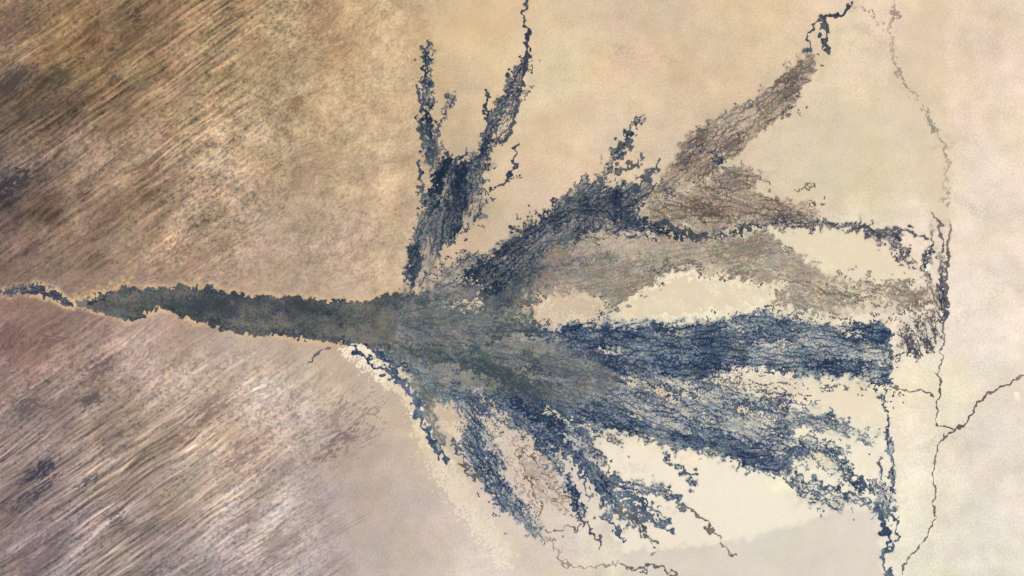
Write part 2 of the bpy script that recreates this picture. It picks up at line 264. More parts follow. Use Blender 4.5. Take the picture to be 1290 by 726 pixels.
P('southmid', 'reed_bed', [(575,486),(640,492),(700,500),(735,535),(765,572),(758,590),(735,578),(704,560),(660,545),(636,530),(614,505),(590,498)], ang=32, d=0.92, pal='blue', soft=7, lam=7, an=2, stain=.8)
S('southmid', 'reed_bed', [(600,500,14),(630,520,16),(662,538,15),(690,553,12),(716,566,11),(738,584,11),(754,606,12),(768,626,13),(783,646,11),(797,660,5)], d=0.92, pal='blue', warp=4, edge=2.2, ridge=.35)
S('southmid', 'channel', [(759,648,3.5),(770,658,3),(779,668,3),(783,682,2.5)], d=0.9, pal='blue', warp=3.5)
S('southmid', 'channel', [(780,642,5),(795,651,3.6),(806,660,3),(815,671,2.8),(828,684,2)], d=0.9, pal='dusk', warp=3)
S('southmid', 'channel', [(778,630,4),(795,634,4.5),(812,641,4),(820,650,4),(830,662,3),(848,671,2)], d=0.85, pal='blue', warp=4)
S('southmid', 'channel', [(790,646,4),(808,652,4.5),(826,660,3),(840,660,2)], d=0.75, pal='blue', warp=4)
thing('southtail', 'swamp_tail', 'thin ragged swamp tail crossing the cream flat and fading toward the lower right', 'swamp', SW)
S('southtail', 'reed_bed', [(757,602,8),(775,609,8),(799,613,9),(825,617,9),(845,622,8),(854,631,6),(862,642,4)], d=0.88, pal='blue', warp=4)
S('southtail', 'channel', [(858,636,3),(871,645,3),(882,653,3),(892,663,2.6),(904,678,2.4),(913,688,2),(922,700,1.6)], d=0.75, pal='line', warp=3)
thing('southnarrow', 'swamp_branch', 'slender blue swamp arm between the diagonal arm and pinkish flats', 'swamp', SW)
S('southnarrow', 'reed_bed', [(655,530,8),(675,552,8),(692,574,8),(708,597,9),(722,622,9),(731,646,8),(735,656,5)], d=0.88, pal='blue', warp=4)
S('southnarrow', 'channel', [(735,654,3),(744,666,2.5),(752,676,2.5),(758,686,2)], d=0.85, pal='dusk', warp=4)
S('southnarrow', 'channel', [(688,672,2),(700,667,2.2),(718,668,1.8),(732,662,2)], d=0.85, pal='line', warp=4)
thing('southsparse', 'floodplain', 'faint pinkish brown floodplain threads between two blue arms at lower centre', 'floodplain', SW)
P('southsparse', 'grass_flat', [(638,560),(660,560),(690,592),(712,625),(716,650),(698,650),(676,632),(652,600)], ang=58, d=0.5, pal='pink', warp=5, soft=6, lam=8, an=2, ridge=.8, stain=.3)
S('southsparse', 'channel', [(648,570,2.2),(660,592,2.4),(668,610,2.6),(678,628,3)], d=0.8, pal='brown', warp=5)
S('southsparse', 'channel', [(660,566,2),(684,592,2),(700,620,2),(712,640,2)], d=0.7, pal='brown', warp=5)
for pts in [[(646,548,2),(656,566,2.2),(664,588,2.2),(676,606,2),(690,622,1.8),(700,640,1.5)], [(668,556,2),(682,578,2),(694,600,2.2),(706,624,2),(712,644,1.5)], [(640,580,2),(652,604,2),(664,626,2),(676,640,1.6)]]:
    S('southsparse', 'channel', pts, d=.8, pal='pink', warp=4.5)
for pts in [[(742,590,2.4),(752,612,2.6),(758,634,2.6),(768,652,2.2),(776,672,1.8)], [(786,634,3),(802,644,3),(822,652,2.8),(842,664,2.2),(852,672,1.6)], [(770,618,3),(790,624,3),(812,632,3),(832,646,2.6),(840,656,2)], [(718,566,3),(728,590,2.6),(736,612,2.4),(744,634,2)], [(800,662,2.4),(812,676,2),(822,690,1.6)]]:
    S('southmid', 'channel', pts, d=.9, pal='blue', warp=4)
thing('southwisps', 'marsh_wisps', 'small dark marsh wisps on the cream flat under the long lower arm', 'marsh', None, 'stuff')
S('southwisps', 'reed_bed', [(738,556,4),(752,550,3),(770,552,3.5),(780,560,2.5),(786,572,1.5)], d=0.8, pal='dusk', warp=4)
S('southwisps', 'reed_bed', [(744,560,4),(756,572,3),(765,588,4),(770,592,2)], d=0.75, pal='dusk', warp=4)
S('southwisps', 'reed_bed', [(756,600,6),(772,600,5),(784,605,3)], d=0.75, pal='olive', warp=4)
thing('bottomline', 'dry_channel', 'faint winding dry channel along the bottom edge below the diagonal arm', 'channel')
S('bottomline', 'channel', [(690,678,2),(700,690,2),(706,706,2.2),(716,714,2),(739,714,2.2),(762,714,2),(770,708,2),(777,706,1.6)], d=0.9, pal='pink', warp=3, stain=.2)
S('bottomline', 'channel', [(782,712,2),(796,717,2.6),(808,719,2),(822,712,2.4),(836,715,2),(850,728,2),(870,752,2)], d=0.9, pal='line', warp=3, stain=.2)

# --- sand islands
IS = 'pale islands inside the delta'
thing('bigisland', 'sand_island', 'largest long cream sand island in the middle of the delta', 'sand island', IS)
P('bigisland', 'sand', [(780,397),(799,378),(825,361),(845,349),(871,348),(904,352),(928,357),(960,360),(972,366),(966,376),(957,384),(934,390),(904,390),(868,398),(818,401),(795,400)], d=1.5, pal='sand', warp=4, soft=3, lam=18, ridge=0.0, stain=0, h=0.02, bias=.3)
thing('smallisland', 'sand_island', 'smaller peach sand island left of the largest cream one', 'sand island', IS)
P('smallisland', 'sand', [(672,386),(688,377),(723,373),(748,376),(760,382),(754,391),(741,404),(733,398),(722,398),(712,402),(706,408),(692,408),(680,398)], d=1.35, pal='pale', warp=4, soft=3, lam=14, ridge=0.0, stain=0, h=0.02, bias=.3)
thing('tearisland', 'sand_island', 'drop shaped pale island close to the lower left rim channel', 'sand island', IS)
P('tearisland', 'sand', [(549,512),(560,509),(572,517),(584,532),(582,548),(578,561),(570,558),(560,543),(553,528)], d=1.2, pal='pale', warp=3.5, soft=4, lam=8, ridge=0.2, stain=0, h=0.02, bias=.25)
thing('throatisland', 'sand_island', 'small broken peach island just above the grey green throat', 'sand island', IS)
P('throatisland', 'sand', [(560,386),(572,374),(590,378),(606,374),(614,381),(606,390),(590,388)], d=0.8, pal='pale', warp=5, soft=4, lam=7, ridge=0.3, stain=0, h=0.02, bias=.2)
S('throatisland', 'sand', [(570,355,2.5),(585,350,2.5),(612,362,2)], d=0.7, pal='pale', warp=4, h=0.02, bias=.15)
thing('strandisland', 'sand_island', 'thin curving pale sand strand between two lower blue arms', 'sand island', IS)
S('strandisland', 'sand', [(604,524,2.5),(618,536,4),(632,552,4.5),(645,572,4),(656,592,3.5),(664,610,2.5)], d=0.9, pal='pale', warp=3.5, h=0.02, bias=.22, ridge=.2)
SH = 'pale sand shoals between the blue arms'
for i, (pts, lab) in enumerate([
    ([(786,476,2.5),(806,484,4),(826,490,5),(842,498,3.5),(852,506,2)], 'peach sand shoal where the two largest blue arms run together'),
    ([(858,498,2),(878,501,3.4),(900,506,2.4)], 'short cream shoal just right of the peach shoal in the blue arms'),
    ([(902,468,2),(932,465,3.4),(968,469,4),(1000,476,2.5)], 'long level cream shoal under the right half of the broadest blue arm'),
    ([(690,518,1.6),(706,526,2),(722,534,2),(738,537,2.2),(750,546,1.6)], 'thin white wavy shoal above the diagonal blue arm'),
    ([(598,490,1.5),(612,502,2),(622,516,2.4),(640,530,1.8)], 'thin pale shoal at the head of the diagonal blue arm'),
    ([(930,512,1.6),(955,522,2.2),(975,532,1.6)], 'slim cream shoal inside the long lower blue arm'),
    ([(1030,572,4),(1042,582,4),(1046,590,3)], 'round cream shoal among the broken end of the long lower arm'),
    ([(1058,418,1.8),(1076,422,2.2),(1090,420,1.6)], 'small white shoal near the straight cut end of the broadest arm'),
    ([(760,440,1.4),(775,446,1.8),(788,444,1.4)], 'tiny pale shoal at the left start of the broadest blue arm')]):
    thing('shoal%d' % i, 'sand_shoal', lab, 'sand shoal', SH)
    S('shoal%d' % i, 'sand', pts, d=.95, pal='pale' if i in (0, 4) else 'sand', warp=3.5, h=.02, bias=.3, ridge=.25, lam=6)
for i, (x, y, r, lab) in enumerate([(1170,338,4,'bright white pan enclosed by the swamp strip at the right rim'), (1281,499,3.6,'lone round white pan near the right edge above the winding river'),
        (1186,394,2.4,'tiny white pan low in the swamp strip at the right rim')]):
    thing('pan%d' % i, 'salt_pan', lab, 'salt pan')
    S('pan%d' % i, 'salt', [(x, y - r * .5, r), (x, y + r * .5, r)], d=1.3, pal='white', warp=.7, edge=4, ridge=0, stain=0, h=0.012, bias=.5)

# --- rivers beyond the rim
thing('mainriver', 'river', 'dark winding river from the right edge down to the bottom edge', 'river', None, 'structure')
S('mainriver', 'water', [(1360,448,2),(1290,474,2),(1271,483,2),(1256,491,2.2),(1236,502,2.4),(1225,521,2.3),(1209,538,2.4),(1190,551,2.2),(1182,560,2),(1179,578,2),(1175,598,2),(1179,622,2),(1177,645,1.9),(1173,668,1.8),(1157,690,1.6),(1141,707,1.6),(1136,722,1.5),(1132,760,1.5),(1120,800,1.5)], d=1.0, pal='line', warp=2.2, edge=4, ridge=0, stain=.1, h=0.01)
thing('rimriver', 'river', 'thin river following the straight right rim down to the winding river', 'river', None, 'structure')
S('rimriver', 'water', [(1193,396,2),(1188,412,2),(1190,428,2),(1186,450,2),(1182,472,2.2),(1184,492,2.2),(1180,510,2),(1180,534,2),(1192,538,1.6),(1206,540,1.6)], d=1.0, pal='line', warp=1.8, edge=4, ridge=0, stain=.1, h=0.01)
thing('linkriver', 'river', 'short level stream joining the straight rim to the thin rim river', 'river', None, 'structure')
S('linkriver', 'water', [(1122,487,2),(1132,490,2),(1146,494,2.2),(1160,493,1.8),(1172,496,1.8),(1177,503,1.6)], d=0.95, pal='line', warp=2.5, edge=4, ridge=0, stain=.1, h=0.01)
thing('faintriver', 'dry_river', 'faint dry river bed descending through the upper right plain', 'river', None, 'structure')
S('faintriver', 'bed', [(1124,-60,3),(1126,0,3),(1128,22,3),(1121,40,3),(1123,60,3.5),(1130,85,3),(1139,103,2.6),(1148,116,2.6),(1156,128,2.6),(1166,142,2.6),(1178,164,3),(1190,184,3.5),(1193,212,3),(1191,238,2.5),(1193,262,2),(1196,284,2)], d=1.0, pal='faint', warp=3, ridge=.1, edge=2.2, stain=.5, h=0.01)
S('faintriver', 'bed', [(1074,8,1.6),(1096,16,1.8),(1108,30,1.6),(1120,36,2)], d=1.0, pal='faint', warp=3, ridge=.1, edge=2.5, stain=.2, h=0.01)

# frayed edges: thin threads leaving the rims of the wide arms, running with the water
for r in [q for q in REG if q['k'] == 'p' and q['part'] in ('reed_bed', 'grass_flat') and q['key'] not in ('corridor', 'throat')]:
    P_ = r['pts']; cxp = sum(p[0] for p in P_) / len(P_); cyp = sum(p[1] for p in P_) / len(P_)
    per = sum(math.dist(P_[i], P_[(i + 1) % len(P_)]) for i in range(len(P_)))
    for _ in range(int(per / (22 if r['part'] == 'reed_bed' else 34))):
        i = random.randrange(len(P_)); a_, b_ = P_[i], P_[(i + 1) % len(P_)]; t = random.random()
        x, y = a_[0] + (b_[0] - a_[0]) * t, a_[1] + (b_[1] - a_[1]) * t
        fa = math.radians(r['ang']); nx_, ny_ = -math.sin(fa), math.cos(fa)
        side = 1 if (x - cxp) * nx_ + (y - cyp) * ny_ > 0 else -1
        if r['key'] == 'fork': fa = math.radians(-80)
        th = fa + side * random.uniform(.05, .6)
        x -= 6 * math.cos(th); y -= 6 * math.sin(th); L = random.uniform(12, 34); pts = []
        for k in range(4):
            pts.append((x, y, random.uniform(1.2, 2.6) * (1 - .2 * k))); x += L / 3 * math.cos(th); y += L / 3 * math.sin(th); th += random.uniform(-.7, .7)
        S(r['key'], r['part'], pts, d=.85, pal=r['pal'] if r['part'] == 'reed_bed' else 'brown', warp=3.5, stain=.15, lam=6)
# ------------------------------------------------------------------ raster the map
X0, Y0, X1, Y1, RES = -64, -64, 1354, 790, 2
NX, NY = (X1 - X0) * RES + 1, (Y1 - Y0) * RES + 1
xs = (X0 + np.arange(NX) / RES).astype(np.float32); ys = (Y0 + np.arange(NY) / RES).astype(np.float32)
MARG = np.zeros((NY, NX), np.float32); OWN = np.full((NY, NX), -1, np.int16)
COL = np.zeros((NY, NX, 3), np.float32); HGT = np.zeros((NY, NX), np.float32)
FM = np.zeros((NY, NX), np.float32); FOWN = np.full((NY, NX), -1, np.int16)
STAIN = np.zeros((NY, NX), np.float32); STW = np.full((NY, NX), 1e-4, np.float32); STC = np.full((NY, NX, 3), 1e-4 * 150, np.float32)
gx, gy = np.meshgrid(xs, ys)
GW = [smp(W1, gx, gy, 22), smp(W2, gx, gy, 22), smp(B3, gx, gy, 7), smp(W1, gx + 333, gy + 91, 7)]
TONE = smp(F3, gx, gy, 22); GRAIN = smp(B5, gx, gy, 3.6)
TINT = np.stack([smp(C1, gx + 77, gy, 9), .5 * smp(C2, gx, gy + 55, 9), smp(C1, gx, gy + 333, 9)], -1)
def veins(seed, shape, inside, fu, fv, mx, my, meander, lam):
    """many walkers drift down the local flow (fu, fv) and gather into braided threads; returns their density"""
    g = np.random.default_rng(seed)
    jj, ii = np.nonzero(inside)
    n = int(min(60000, jj.size / 26 + 30)); pick = g.integers(0, jj.size, n)
    x = ii[pick] + g.random(n); y = jj[pick] + g.random(n); sg = 1.0
    acc = np.zeros(shape[0] * shape[1]); T = 80
    for k in range(T):
        i_ = np.clip(x.astype(int), 0, shape[1] - 1); j_ = np.clip(y.astype(int), 0, shape[0] - 1)
        th = np.arctan2(fv[j_, i_], fu[j_, i_]) + meander * np.clip(mx[j_, i_], -1.6, 1.6) + .25 * meander * my[j_, i_]
        x = x + sg * np.cos(th); y = y + sg * np.sin(th)
        if k > 14:
            ok = (x >= 0) & (x < shape[1] - 1) & (y >= 0) & (y < shape[0] - 1)
            acc += np.bincount((y[ok].astype(int) * shape[1] + x[ok].astype(int)), minlength=acc.size)
    return box_blur(acc.reshape(shape).astype(np.float32), 1)
def box_blur(A, k):
    for ax in (0, 1):
        c = np.cumsum(np.pad(A, [(k + 1, k) if i == ax else (0, 0) for i in range(2)], mode='edge'), axis=ax, dtype=np.float64)
        n_ = A.shape[ax]
        A = ((np.take(c, range(2 * k + 1, 2 * k + 1 + n_), axis=ax) - np.take(c, range(0, n_), axis=ax)) / (2 * k + 1)).astype(np.float32)
    return A
MEA, MEB = smp(Q3, gx + 40, gy + 900, 9), smp(Q1, gx + 70, gy + 500, 4)
partkeys = []
for r in REG:
    key = (r['key'], r['part'])
    if key not in partkeys: partkeys.append(key)
    pid = partkeys.index(key)
    ptsx = [p[0] for p in r['pts']]; ptsy = [p[1] for p in r['pts']]
    pad = 14 + (max(max(p[2], p[3]) for p in r['pts']) if r['k'] == 's' else 0)
    i0 = int(max(0, (min(ptsx) - pad - X0) * RES)); i1 = int(min(NX, (max(ptsx) + pad - X0) * RES + 2))
    j0 = int(max(0, (min(ptsy) - pad - Y0) * RES)); j1 = int(min(NY, (max(ptsy) + pad - Y0) * RES + 2))
    sl = (slice(j0, j1), slice(i0, i1))
    Xr, Yr = gx[sl], gy[sl]
    a = r['warp']; a2 = a * (.2 if r['part'] in ('channel', 'water') else .45)
    X = Xr + a * GW[0][sl] * .8 + a2 * GW[2][sl]; Y = Yr + a * GW[1][sl] * .8 + a2 * GW[3][sl]
    if r['k'] == 's':
        e, sv, tv, dv = stroke_field(X, Y, r['pts'])
        e = 1 - (1 - e) / (1 + .3 * np.clip(smp(Q2, Xr, Yr + 40, 18), -1.2, 1.5))
        edge = np.clip(e * r['edge'], 0, 1); edge = edge * edge * (3 - 2 * edge)
        dens = edge * dv
        u, v = sv, tv
    else:
        sd = poly_sdf(X, Y, r['pts'])
        edge = ss(-0.15 * r['soft'], r['soft'], sd)
        dens = edge * r['d']
        if r['part'] not in ('sand', 'salt') and r['key'] != 'corridor':
            cc, sc = math.cos(math.radians(r['ang'])), math.sin(math.radians(r['ang']))
            dens = dens * (1 - .30 * np.clip(.15 + smp(C1, (X * cc + Y * sc) / 5 + 13 * pid, -X * sc + Y * cc, 26), -.35, 1.6))
        c, s_ = math.cos(math.radians(r['ang'])), math.sin(math.radians(r['ang']))
        u, v = X * c + Y * s_, -X * s_ + Y * c
        if r['key'] == 'throat': u, v = np.hypot(X - 440, Y - 400), np.arctan2(Y - 400, X - 440) * 190
    # texture in flow space, with a little extra curl
    lam = r['lam']; off = pid * 37.3
    uu, vv = u / (1 + 1.8 * (r['an'] - 1)) + off + 1.6 * GW[2][sl], v + off * 1.7 + 1.6 * GW[3][sl]
    rid = 2 * sig(np.abs(smp(B1, uu, vv, lam))) - 1
    fine = sig(smp(Q1, u / (1 + .5 * (r['an'] - 1)) + off + 1.5 * GW[2][sl], v - off + 1.5 * GW[3][sl], max(5.0, lam * .8)))
    clump = sig(smp(C1, uu, vv, lam * 1.8))
    n = r['ridge'] * rid + (1 - r['ridge']) * (.6 * clump + .4 * fine)
    n = n * 0.95 + 0.05 * sig(GRAIN[sl])
    if r['part'] not in ('sand', 'salt', 'water', 'bed', 'channel', 'papyrus_fringe') and (dens > .05).any() :
        if r['k'] == 's': fu, fv = nearest_dir(Xr, Yr, r['pts'])
        elif r['key'] == 'throat': fu, fv = Xr - 440, Yr - 400
        else: fu, fv = np.full(u.shape, c), np.full(u.shape, s_)
        vd = veins(len(r['pts']) + pid, u.shape, dens > .05, fu, fv, MEA[sl], MEB[sl], .68, lam)
        q = np.sort(vd[dens > .05].ravel()[::17]); vr = 1 - np.interp(vd, q, np.linspace(0, 1, q.size))
        n = .38 * vr + .62 * (.5 * clump + .5 * fine) if r['key'] != 'corridor' else .25 * vr + .75 * (.6 * clump + .4 * fine)
    ins_ = n[dens > .05] if (dens > .05).sum() > 400 else n.ravel()
    smpv = np.sort(ins_[::max(1, ins_.size // 20000)]); n = np.interp(n, smpv, np.linspace(0, 1, smpv.size)).astype(np.float32)
    if r['part'] == 'channel': n = n * .45
    m = dens - n
    fm = np.clip(dens, 0, 1) * min(1, r['stain'] * 1.3) - (.26 + .24 * clump)
    if r['stain'] > .25:
        fw = fm > FM[sl]; FM[sl] = np.where(fw, fm, FM[sl]); FOWN[sl] = np.where(fw, pid, FOWN[sl])
    dens_c = np.clip(dens, 0, 1)
    sw = ss(0, .55, dens_c) * r['stain']
    STAIN[sl] = np.maximum(STAIN[sl], sw); STW[sl] += sw; STC[sl] += sw[..., None] * np.array(FLOOR[r['pal']], np.float32)
    m_b = np.where(m > 0, m + r['bias'], m)
    win = m_b > MARG[sl]
    MARG[sl] = np.where(win, m_b, MARG[sl]); OWN[sl] = np.where(win, pid, OWN[sl])
    lo, hi = (np.array(q, np.float32) for q in PAL[r['pal']])
    mt = .62 * m if r['part'] == 'channel' else (.72 - .6 * n if r['key'] == 'corridor' and r['part'] == 'reed_bed' else (.72 * m if r['pal'] == 'olive' else m))
    tone = np.clip(0.92 - 1.15 * np.clip(mt, 0, .9) + 0.10 * TONE[sl] + 0.07 * GRAIN[sl] + 0.20 * smp(C2, uu, vv, lam * 1.6) + .08 * smp(Q2, u / 1.8 + 55, v + 2 * GW[2][sl], 7), -.15, 1.25)[..., None]
    if r['key'] == 'corridor': tone = np.clip(tone + (.10 + .26 * smp(C1, gx[sl] / 1.6, gy[sl], 22) + .18 * smp(Q2, gx[sl], gy[sl], 8) - .25 * np.clip(smp(Q1, gx[sl] + 50, gy[sl], 9) - 1.2, 0, 1))[..., None], -.3, 1.2)
    col = lo + (hi - lo) * tone
    col = col * (1 + (.012 if r['pal'] in ('sand', 'pale', 'white') else .03) * TINT[sl])
    COL[sl] = np.where(win[..., None], col, COL[sl])
    HGT[sl] = np.where(win, r['h'] * (0.35 + 0.5 * np.clip(m * 2, 0, 1) + .15 * (GRAIN[sl] + 1)), HGT[sl])

def box_blur(A, k):
    for ax in (0, 1):
        c = np.cumsum(np.pad(A, [(k + 1, k) if i == ax else (0, 0) for i in range(2)], mode='edge'), axis=ax, dtype=np.float64)
        n_ = A.shape[ax]
        A = ((np.take(c, range(2 * k + 1, 2 * k + 1 + n_), axis=ax) - np.take(c, range(0, n_), axis=ax)) / (2 * k + 1)).astype(np.float32)
    return A
STAINB = box_blur(box_blur(STAIN, 2), 2)
STCB = np.stack([box_blur(STC[..., k], 6) for k in range(3)], -1) / box_blur(STW, 6)[..., None]

# ------------------------------------------------------------------ ground: colour and relief
CP = [(0,0,122,98,76),(100,60,150,118,84),(200,30,140,108,78),(300,60,162,130,92),(0,150,108,90,76),(80,150,122,100,80),(180,120,150,122,90),(300,150,172,142,104),
(0,240,96,82,80),(60,230,122,100,86),(150,220,150,122,98),(260,230,166,137,106),(400,60,172,138,98),(430,150,184,152,112),(380,250,176,144,112),(480,200,192,160,121),(500,60,196,162,120),
(0,310,120,97,88),(80,300,152,124,102),(200,300,162,132,106),(320,320,168,138,113),(450,320,187,156,126),(480,350,190,160,130),(600,60,208,178,136),(700,100,212,184,143),(720,200,210,178,140),
(800,40,202,170,130),(850,100,202,170,131),(950,60,202,172,132),(1090,100,212,184,148),(1100,180,209,187,152),(1050,220,206,183,146),(1200,40,215,183,149),(1270,100,220,191,159),(1250,250,222,198,169),
(1250,400,222,201,177),(1160,500,225,206,183),(1250,560,212,195,181),(1270,680,216,199,187),(1150,620,226,211,193),(1060,700,214,200,185),(950,700,211,197,181),(850,700,209,195,179),(950,620,229,213,189),
(1060,310,222,200,164),(880,375,226,208,170),(620,690,205,188,168),(560,650,192,172,152),(500,650,181,161,146),(450,560,172,150,134),(420,480,190,164,138),(500,540,193,169,141),(400,640,173,151,138),
(400,710,176,155,142),(300,560,177,149,123),(300,680,166,143,130),(200,500,170,142,122),(250,620,171,143,119),(100,440,143,117,106),(30,430,137,107,99),(200,440,173,143,126),(300,450,186,157,133),
(60,560,132,110,100),(30,620,127,107,100),(150,600,147,124,107),(60,690,130,110,106),(150,690,151,129,118),(250,715,152,132,123),(1000,480,222,203,172),(820,600,226,208,180),(690,620,206,182,160),(600,380,196,168,136)]
def axis(a0, a1, step, far):
    core = np.arange(a0, a1 + step * .5, step)
    out = [1.0]
    while sum(out) < far: out.append(out[-1] * 1.35)
    o = np.cumsum(out)
    return np.concatenate([(a0 - o)[::-1], core, a1 + o])
GXs, GYs = axis(-70, 1360, 1.0, 2600), axis(-70, 796, 1.0, 2600)
qx, qy = np.meshgrid(GXs.astype(np.float32), GYs.astype(np.float32))
cxq, cyq = np.clip(qx, -80, 1370), np.clip(qy, -80, 806)
lx, ly = np.meshgrid(np.arange(-80, 1371, 10.0), np.arange(-80, 807, 10.0))
acc = np.zeros(lx.shape + (3,)); ws = np.zeros(lx.shape)
for (x, y, r_, g_, b_) in CP:
    lift = float(np.clip((x - 60) / 250, .15, 1)) + .8 * max(0.0, min(1.0, (y - 420) / 200)) * max(0.0, 1 - x / 420)
    if x > 800 and y > 480: b_ -= 13
    far_ = float(np.clip((x - 560) / 200, 0, 1))
    r_, g_, b_ = r_ + 4 * far_, g_ + 6 * far_, b_ + 10 * far_
    r_, g_, b_ = r_ + 9 * lift, g_ + 14 * lift, b_ + 19 * lift
    d2 = (lx - x) ** 2 + (ly - y) ** 2
    w = 1 / (d2 + 30 ** 2) ** 1.6
    acc += w[..., None] * np.array([r_, g_, b_]); ws += w
lowc = (acc / ws[..., None]).astype(np.float32)
def lowsample(A, x, y, x0, y0, st):
    u = np.clip((x - x0) / st, 0, A.shape[1] - 1.001); v = np.clip((y - y0) / st, 0, A.shape[0] - 1.001)
    iu, iv = u.astype(int), v.astype(int); du, dv = u - iu, v - iv
    if A.ndim == 3: du, dv = du[..., None], dv[..., None]
    return (A[iv, iu] * (1 - du) + A[iv, iu + 1] * du) * (1 - dv) + (A[iv + 1, iu] * (1 - du) + A[iv + 1, iu + 1] * du) * dv
wxq = cxq + 10 * smp(W1, qx, qy, 70); wyq = cyq + 10 * smp(W2, qx, qy, 70)
G = lowsample(lowc, wxq, wyq, -80, -80, 10.0)
SUBX, SUBY = qx, qy
def gwin(pts, pad):
    a0, a1 = np.searchsorted(GXs, [min(p[0] for p in pts) - pad, max(p[0] for p in pts) + pad]); b0, b1 = np.searchsorted(GYs, [min(p[1] for p in pts) - pad, max(p[1] for p in pts) + pad])
    return (slice(b0, b1), slice(a0, a1))
GWA, GWB, GWC, GWD = smp(W1, qx, qy, 25), smp(W2, qx, qy, 25), smp(W1, qx, qy, 16), smp(W2, qx, qy, 16)
def gpoly(pts, soft, warp=4):
    R = np.zeros(qx.shape, np.float32); q = gwin(pts, soft + 3 * warp + 2)
    R[q] = ss(-soft, soft, poly_sdf(qx[q] + warp * GWA[q], qy[q] + warp * GWB[q], pts)); return R
def gstroke(pts, w, warp=3):
    R = np.zeros(qx.shape, np.float32); q = gwin(pts, w + 3 * warp + 2)
    e, s, t, d = stroke_field(qx[q] + warp * GWC[q], qy[q] + warp * GWD[q], norm_pts(pts, w, 1)); R[q] = ss(0, 1, np.clip(e, 0, 1)) * d; return R
mixc = lambda A, c, m: A + (np.array(c, np.float32) - A) * m[..., None]
# tone multiplier: dune streaks and mottling
c36, s36 = math.cos(math.radians(35)), math.sin(math.radians(35))
ua, va = qx * c36 - qy * s36, qx * s36 + qy * c36
bend = 2.2 * smp(W1, qx, qy, 150)
ST1 = smp(C1, ua / 6, va + bend, 12); ST2 = smp(C2, ua / 2.2, va + bend, 10); DS1 = smp(Q1, ua / 3.6, va + bend, 9.0); DS2 = smp(Q2, ua / 1.9 + 99, va + bend, 7.0); DS3 = smp(B1, ua / 18, va + .4 * bend + 300, 7.0); DS4 = smp(B5, ua / 20, va + .4 * bend + 700, 7.0)
DASH = smp(Q3, ua / 1.45 + 800, va + bend, 13); SPOT = smp(Q2, ua / 1.3 + 150, va, 9); RDG = np.abs(smp(B1, ua / 20 + 40, va + .3 * bend + 100, 15.0))
DS5 = smp(Q2, ua / 16 + 444, va + .6 * bend, 14)
CR1, CR2 = np.tanh(1.3 * smp(Q1, ua / 2.0 + 50, va + bend, 7)), np.tanh(1.3 * smp(Q2, ua / 1.3 + 400, va + bend, 5.5))
ST3 = smp(B2, ua / 12, va + .4 * bend, 6.0)
MOT = smp(C2, qx, qy, 20); FINE = smp(B5, qx, qy, 5); BIG = smp(F2, qx + 500, qy, 90)
upleft = gpoly([(-90,-90),(380,-90),(330,100),(300,250),(260,345),(100,350),(-90,355)], 90, 0)
loleft = gpoly([(-90,400),(120,410),(330,450),(430,500),(400,620),(430,820),(-90,820)], 60, 0)
lin_l = gpoly([(-90,560),(60,530),(150,500),(300,520),(330,560),(300,620),(360,640),(380,730),(300,820),(-90,820)], 40, 0)
midl = gpoly([(330,-90),(530,-90),(535,200),(520,280),(500,370),(200,360),(240,200)], 60, 0)
pool = np.clip(1 - upleft - loleft, 0, 1)
patch = np.clip(.55 + .6 * smp(C1, qx + 200, qy + 90, 60), 0, 1.2)       # where the dashes stand out
lines = np.clip(.4 + .8 * smp(C2, ua / 3, va + 70, 60), 0, 1.3)
blot = smp(C2, ua / 1.8 + 60, va + 500, 45)
dark = ss(.55, 1.25, DASH + .35 * blot + .25 * SPOT); lite = ss(.6, 1.5, -DASH + .5 * SPOT - .2 * blot)
bright = ss(.55, .02, RDG) * np.clip(.35 + .9 * smp(C1, ua / 4 + 33, va, 50), 0, 1)
tone = 1 + upleft * (.02 + .03 * ST1 + .03 * MOT + lines * .12 * np.tanh(DS4) + .10 * np.tanh(DS5) + .09 * blot + .05 * CR2 + .11 * lite - .17 * dark + .20 * bright - .05 * np.clip(-BIG, 0, 2)) \
         + loleft * (1 - .6 * lin_l) * (.03 + .03 * MOT + lines * .10 * np.tanh(DS4) + .07 * np.tanh(DS5) + .07 * blot + .04 * CR2 + .10 * lite - .18 * dark + .12 * bright) \
         + lin_l * (.02 + lines * (.07 * np.tanh(1.5 * DS3) + .04 * np.tanh(DS4)) + .20 * bright - .10 * dark - .10 * ss(.9, 2.0, DS3 + .4 * DS4) + .10 * np.tanh(DS5) + .05 * blot + .025 * CR2) \
         + midl * (.025 * ST2 + .03 * MOT + .04 * CR2 + .07 * lite - .10 * dark) + pool * (.010 * MOT + .016 * FINE + .012 * CR2 + .008 * smp(Q1, qx, qy, 14) + .008 * smp(C1, qx / 3 + qy, qy - qx / 3, 40)) + .015 * BIG
hue = ((upleft + loleft) * dark + .4 * midl * dark)[..., None]
G = G * tone[..., None] * (1 + hue * np.array([-.05, -.01, .05], np.float32))
G *= 1 + (upleft + .5 * loleft)[..., None] * np.stack([.018 * smp(C1, ua / 2, va, 12) + .015 * DS2, .012 * smp(C2, ua / 2 + 300, va, 10), -.04 * smp(Q3, ua / 2, va, 9)], -1) * .9
G *= 1 + np.stack([0.008 * smp(C1, qx + 200, qy, 60), 0 * qx, -0.012 * smp(C2, qx, qy + 300, 45)], -1)
